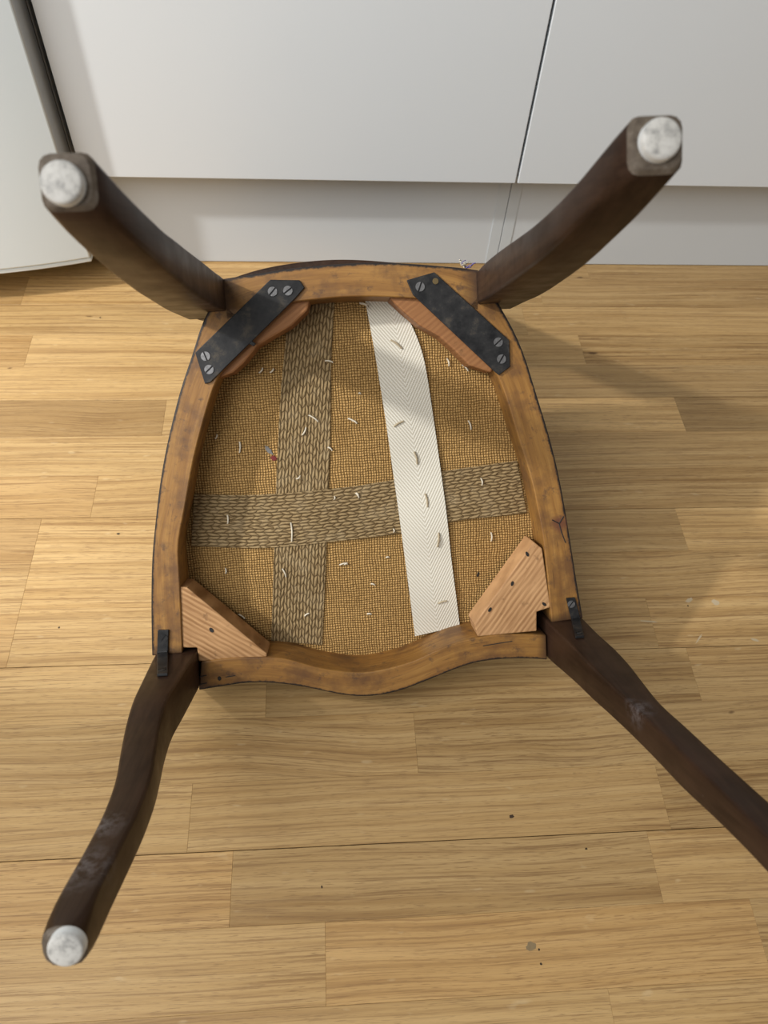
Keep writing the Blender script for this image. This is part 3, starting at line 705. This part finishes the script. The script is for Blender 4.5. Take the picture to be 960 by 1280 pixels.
def webbing(name, L_, R_, lift, mat, label, wav=0.0):
    n = 48; A = smooth_line(L_, n); B = smooth_line(R_, n); bm = bmesh.new(); ug = bm.loops.layers.uv.new('grain')
    NX = 8; G = []; lens = [0]
    for i in range(1, n): lens.append(lens[-1] + ((A[i]+B[i])/2 - (A[i-1]+B[i-1])/2).length)
    for i in range(n):
        row = []
        for k in range(NX+1):
            q = A[i].lerp(B[i], k/NX)
            w = burlap_w(q.x, q.y) + lift(q.x, q.y) + wav*math.sin(lens[i]*55 + k*0.3)
            row.append((q, w, (A[i]-B[i]).length*k/NX))
        G.append(row)
    TH = 0.0014; top = [[bm.verts.new((q.x, q.y, w)) for q, w, _ in r] for r in G]; bot = [[bm.verts.new((q.x, q.y, w-TH)) for q, w, _ in r] for r in G]
    def fc(vs, uvs):
        f = bm.faces.new(vs)
        for lp, t in zip(f.loops, uvs): lp[ug].uv = t
    for i in range(n-1):
        for k in range(NX):
            u = [(lens[i], G[i][k][2]), (lens[i], G[i][k+1][2]), (lens[i+1], G[i+1][k+1][2]), (lens[i+1], G[i+1][k][2])]
            fc((top[i][k], top[i][k+1], top[i+1][k+1], top[i+1][k]), u); fc((bot[i][k], bot[i+1][k], bot[i+1][k+1], bot[i][k+1]), u)
        for k in (0, NX):
            u = [(lens[i], G[i][k][2])]*2 + [(lens[i+1], G[i+1][k][2])]*2
            fc((top[i][k], bot[i][k], bot[i+1][k], top[i+1][k]), u)
    for i in (0, n-1):
        for k in range(NX): fc((top[i][k], top[i][k+1], bot[i][k+1], bot[i][k]), [(lens[i], G[i][k][2]), (lens[i], G[i][k+1][2])]*2)
    o = mesh_obj(name, bm, mat, chair, smooth=60); o['label'] = label
    return o
def near_h(v, c, r): return max(0.0, 1 - abs(v-c)/r)
webbing('webbing', [(-0.0665, 0.1430)] + JV_L, [(-0.0190, 0.1445)] + JV_R[1:], lambda u, v: 0.0018, JUTE, 'brown jute webbing running front to back')
webbing('webbing', JH_T, JH_B, lambda u, v: 0.0036 if u < 0.03 else 0.0030, JUTE, 'brown jute webbing running side to side', 0.0002)
webbing('webbing', WH_L, WH_R, lambda u, v: 0.0042 + 0.0022*near_h(v, -0.075, 0.06), WHITEWEB, 'new white herringbone webbing running front to back', 0.0004)

def stitch(a, b, lift, mat, r=0.00085):
    a = Vector(a); b = Vector(b); bm = bmesh.new(); n = 6; rr = []
    d = (b-a).normalized(); nrm = Vector((-d.y, d.x))
    for i in range(n):
        t = i/(n-1); q = a.lerp(b, t) + nrm*0.0008*math.sin(t*math.pi)
        w = burlap_w(q.x, q.y) + lift + 0.0008*math.sin(t*math.pi)
        rr.append([bm.verts.new((q.x + nrm.x*r*math.cos(k*math.pi/3), q.y + nrm.y*r*math.cos(k*math.pi/3), w + r*math.sin(k*math.pi/3))) for k in range(6)])
    for x, y in zip(rr[:-1], rr[1:]):
        for k in range(6): bm.faces.new((x[k], x[(k+1) % 6], y[(k+1) % 6], y[k]))
    bm.faces.new(rr[0]); bm.faces.new(rr[-1])
    mesh_obj('stitch', bm, mat, chair, smooth=60)
def on_h(u, v): return -0.108 < v < -0.034
def on_v(u, v): return -0.105 < u < -0.022 and (u - (-0.055 - 0.02*(0.05-v)/0.25)) < 0.035
for i in range(0, len(ST), 2):
    a, b = ST[i], ST[i+1]; m = ((a[0]+b[0])/2, (a[1]+b[1])/2)
    lift = 0.0044 if on_h(*m) else (0.0027 if on_v(*m) else 0.0012)
    stitch(a, b, lift, STITCH)
for i in range(0, len(SW), 2): stitch(SW[i], SW[i+1], 0.0050 + 0.0022*near_h(SW[i][1], -0.075, 0.06), TANSTITCH, 0.0010)
def blot(name, c, ang, rx, ry, mat, lift, label):
    bm = bmesh.new(); rl = random.Random(len(name) + int(rx*1e5)); N = 14; ring = []
    ctr = bm.verts.new((c[0], c[1], burlap_w(*c) + lift))
    for k in range(N):
        a = 2*math.pi*k/N; f = rl.uniform(0.65, 1.1); x = rx*f*math.cos(a); y = ry*f*math.sin(a)
        u = c[0] + x*math.cos(ang) - y*math.sin(ang); v = c[1] + x*math.sin(ang) + y*math.cos(ang)
        ring.append(bm.verts.new((u, v, burlap_w(u, v) + lift*0.6)))
    for k in range(N): bm.faces.new((ctr, ring[k], ring[(k+1) % N]))
    o = mesh_obj(name, bm, mat, chair, smooth=80); o['label'] = label
blot('grey_lint', (-0.0990, -0.0065), -0.95, 0.0065, 0.0027, GREYSTAIN, 0.0014, 'grey lint caught on the burlap')
blot('red_lint', (-0.0945, -0.0150), -0.6, 0.0040, 0.0028, REDSTAIN, 0.0014, 'dark red lint caught on the burlap')
blot('burnt_hole', (0.1240, -0.1600), 1.2, 0.0032, 0.0016, DARKHOLE, 0.0008, 'small dark hole in the burlap')

# purple thread tuft at the rear corner
def tube(name, pts, r, mat, parent):
    bm = bmesh.new(); Q = [Vector(p) for p in pts]; rr = []
    for i, q in enumerate(Q):
        d = (Q[min(i+1, len(Q)-1)] - Q[max(i-1, 0)]).normalized(); s = d.orthogonal().normalized(); t = d.cross(s)
        rr.append([bm.verts.new(q + (s*math.cos(k*math.pi/2.5) + t*math.sin(k*math.pi/2.5))*r) for k in range(5)])
    for x, y in zip(rr[:-1], rr[1:]):
        for k in range(5): bm.faces.new((x[k], x[(k+1) % 5], y[(k+1) % 5], y[k]))
    bm.faces.new(rr[0]); bm.faces.new(rr[-1])
    return mesh_obj(name, bm, mat, parent, smooth=60)
rl = random.Random(3)
for k in range(7):
    q = Vector((0.1135, 0.1675, -0.002)); pts = [q]
    for j in range(6): q = q + Vector((rl.uniform(-.0032, .0032), rl.uniform(-.0010, .0022), rl.uniform(-.0010, .0022))); pts.append(q)
    tube('frayed_thread', pts, 0.0006, PURPLE if k % 2 else STITCH, chair)
tube('frayed_thread', [(0.0075, 0.1415, -0.036), (0.0110, 0.1405, -0.034), (0.0150, 0.1390, -0.035), (0.0165, 0.136, -0.036)], 0.0011, STITCH, chair)
# cracks of the knot in the right rail and splits in the front rail
for pts in ([(0.2035, -0.098), (0.1960, -0.0935)], [(0.2035, -0.098), (0.2085, -0.0905)], [(0.2035, -0.098), (0.2060, -0.108), (0.2100, -0.1190)]):
    tube('crack', [(p[0], p[1], 0.0001) for p in resample(pts, 6)], 0.0006, DARKHOLE, chair)
for pts in ([(-0.186, -0.2385), (-0.178, -0.2375)], [(-0.186, -0.2470), (-0.1785, -0.2460)], [(-0.1585, -0.2410), (-0.1480, -0.2400)], [(0.118, -0.2265), (0.150, -0.2235)]):
    tube('crack', [(p[0], p[1], -0.0001) for p in resample(pts, 6)], 0.0006, DARKHOLE, chair)

# ---- upholstered seat (facing the floor) and the chair back it leans on
outer = [tuple(p) for p in smooth_line([(-0.150, 0.158)] + B_OUT[1:-1] + [(0.148, 0.156)], 22, 0)] + [tuple(p) for p in smooth_line(R_OUT + [(0.226, -0.235), (0.200, -0.245)], 22, 0)] + \
        [tuple(p) for p in smooth_line(list(reversed(F_OUT)), 30, 0)] + [tuple(p) for p in smooth_line([(-0.205, -0.248), (-0.228, -0.235)] + list(reversed(L_OUT)), 22, 0)]
bm = bmesh.new(); rings = []
for f, w in ((0.93, -0.0605), (0.985, -0.0615), (0.985, -0.066), (0.965, -0.073), (0.91, -0.082), (0.80, -0.092), (0.6, -0.100), (0.35, -0.104), (0.15, -0.105)):
    rings.append([bm.verts.new((cen.x + (p[0]-cen.x)*f, cen.y + (p[1]-cen.y)*f, w)) for p in outer])
for a, b in zip(rings[:-1], rings[1:]):
    for j in range(len(a)): bm.faces.new((a[j], a[(j+1) % len(a)], b[(j+1) % len(a)], b[j]))
bm.faces.new(rings[0]); bm.faces.new(rings[-1])
mesh_obj('seat_cushion', bm, LEATHER, chair, smooth=60)
def post(pts, hu, hv, name, mat=LEG):
    bm = bmesh.new(); R_ = []
    for u, v, w, s in pts:
        R_.append([bm.verts.new((u + a*hu*s, v + b*hv*s, w)) for a, b in ((-1, -1), (1, -1), (1, 1), (-1, 1))])
    for r0, r1 in zip(R_[:-1], R_[1:]):
        for j in range(4): bm.faces.new((r0[j], r0[(j+1) % 4], r1[(j+1) % 4], r1[j]))
    bm.faces.new(R_[0]); bm.faces.new(R_[-1])
    return mesh_obj(name, bm, mat, chair, smooth=40, bevel=0.004)
def zloc(u, v): return -(0.23553639 + 0.04611937*u + 0.68882722*v)/0.72345702    # w at which the floor is met
for sx in (-1, 1):
    pts = []
    vE = 0.196; wE = zloc(sx*0.155, vE) + 0.026
    for k in range(9):
        t = k/8; pts.append((sx*(0.148 + 0.008*t), 0.150 + (vE-0.150)*t**1.5, -0.060 + (wE+0.060)*t, 1 - 0.25*t))
    post(pts, 0.020, 0.015, 'back_post')
def crossbar(w, v, h, name):
    bm = bmesh.new(); R_ = []
    for k in range(13):
        t = k/12; u = -0.150 + 0.300*t; bow = 0.020*math.sin(math.pi*t)
        R_.append([bm.verts.new((u, v + bow - 0.010, w - h/2)), bm.verts.new((u, v + bow + 0.010, w - h/2)), bm.verts.new((u, v + bow + 0.010, w + h/2)), bm.verts.new((u, v + bow - 0.010, w + h/2))])
    for r0, r1 in zip(R_[:-1], R_[1:]):
        for j in range(4): bm.faces.new((r0[j], r0[(j+1) % 4], r1[(j+1) % 4], r1[j]))
    bm.faces.new(R_[0]); bm.faces.new(R_[-1])
    return mesh_obj(name, bm, LEG, chair, smooth=40, bevel=0.004)
crossbar(-0.435, 0.186, 0.060, 'top_rail'); crossbar(-0.240, 0.166, 0.045, 'back_splat')
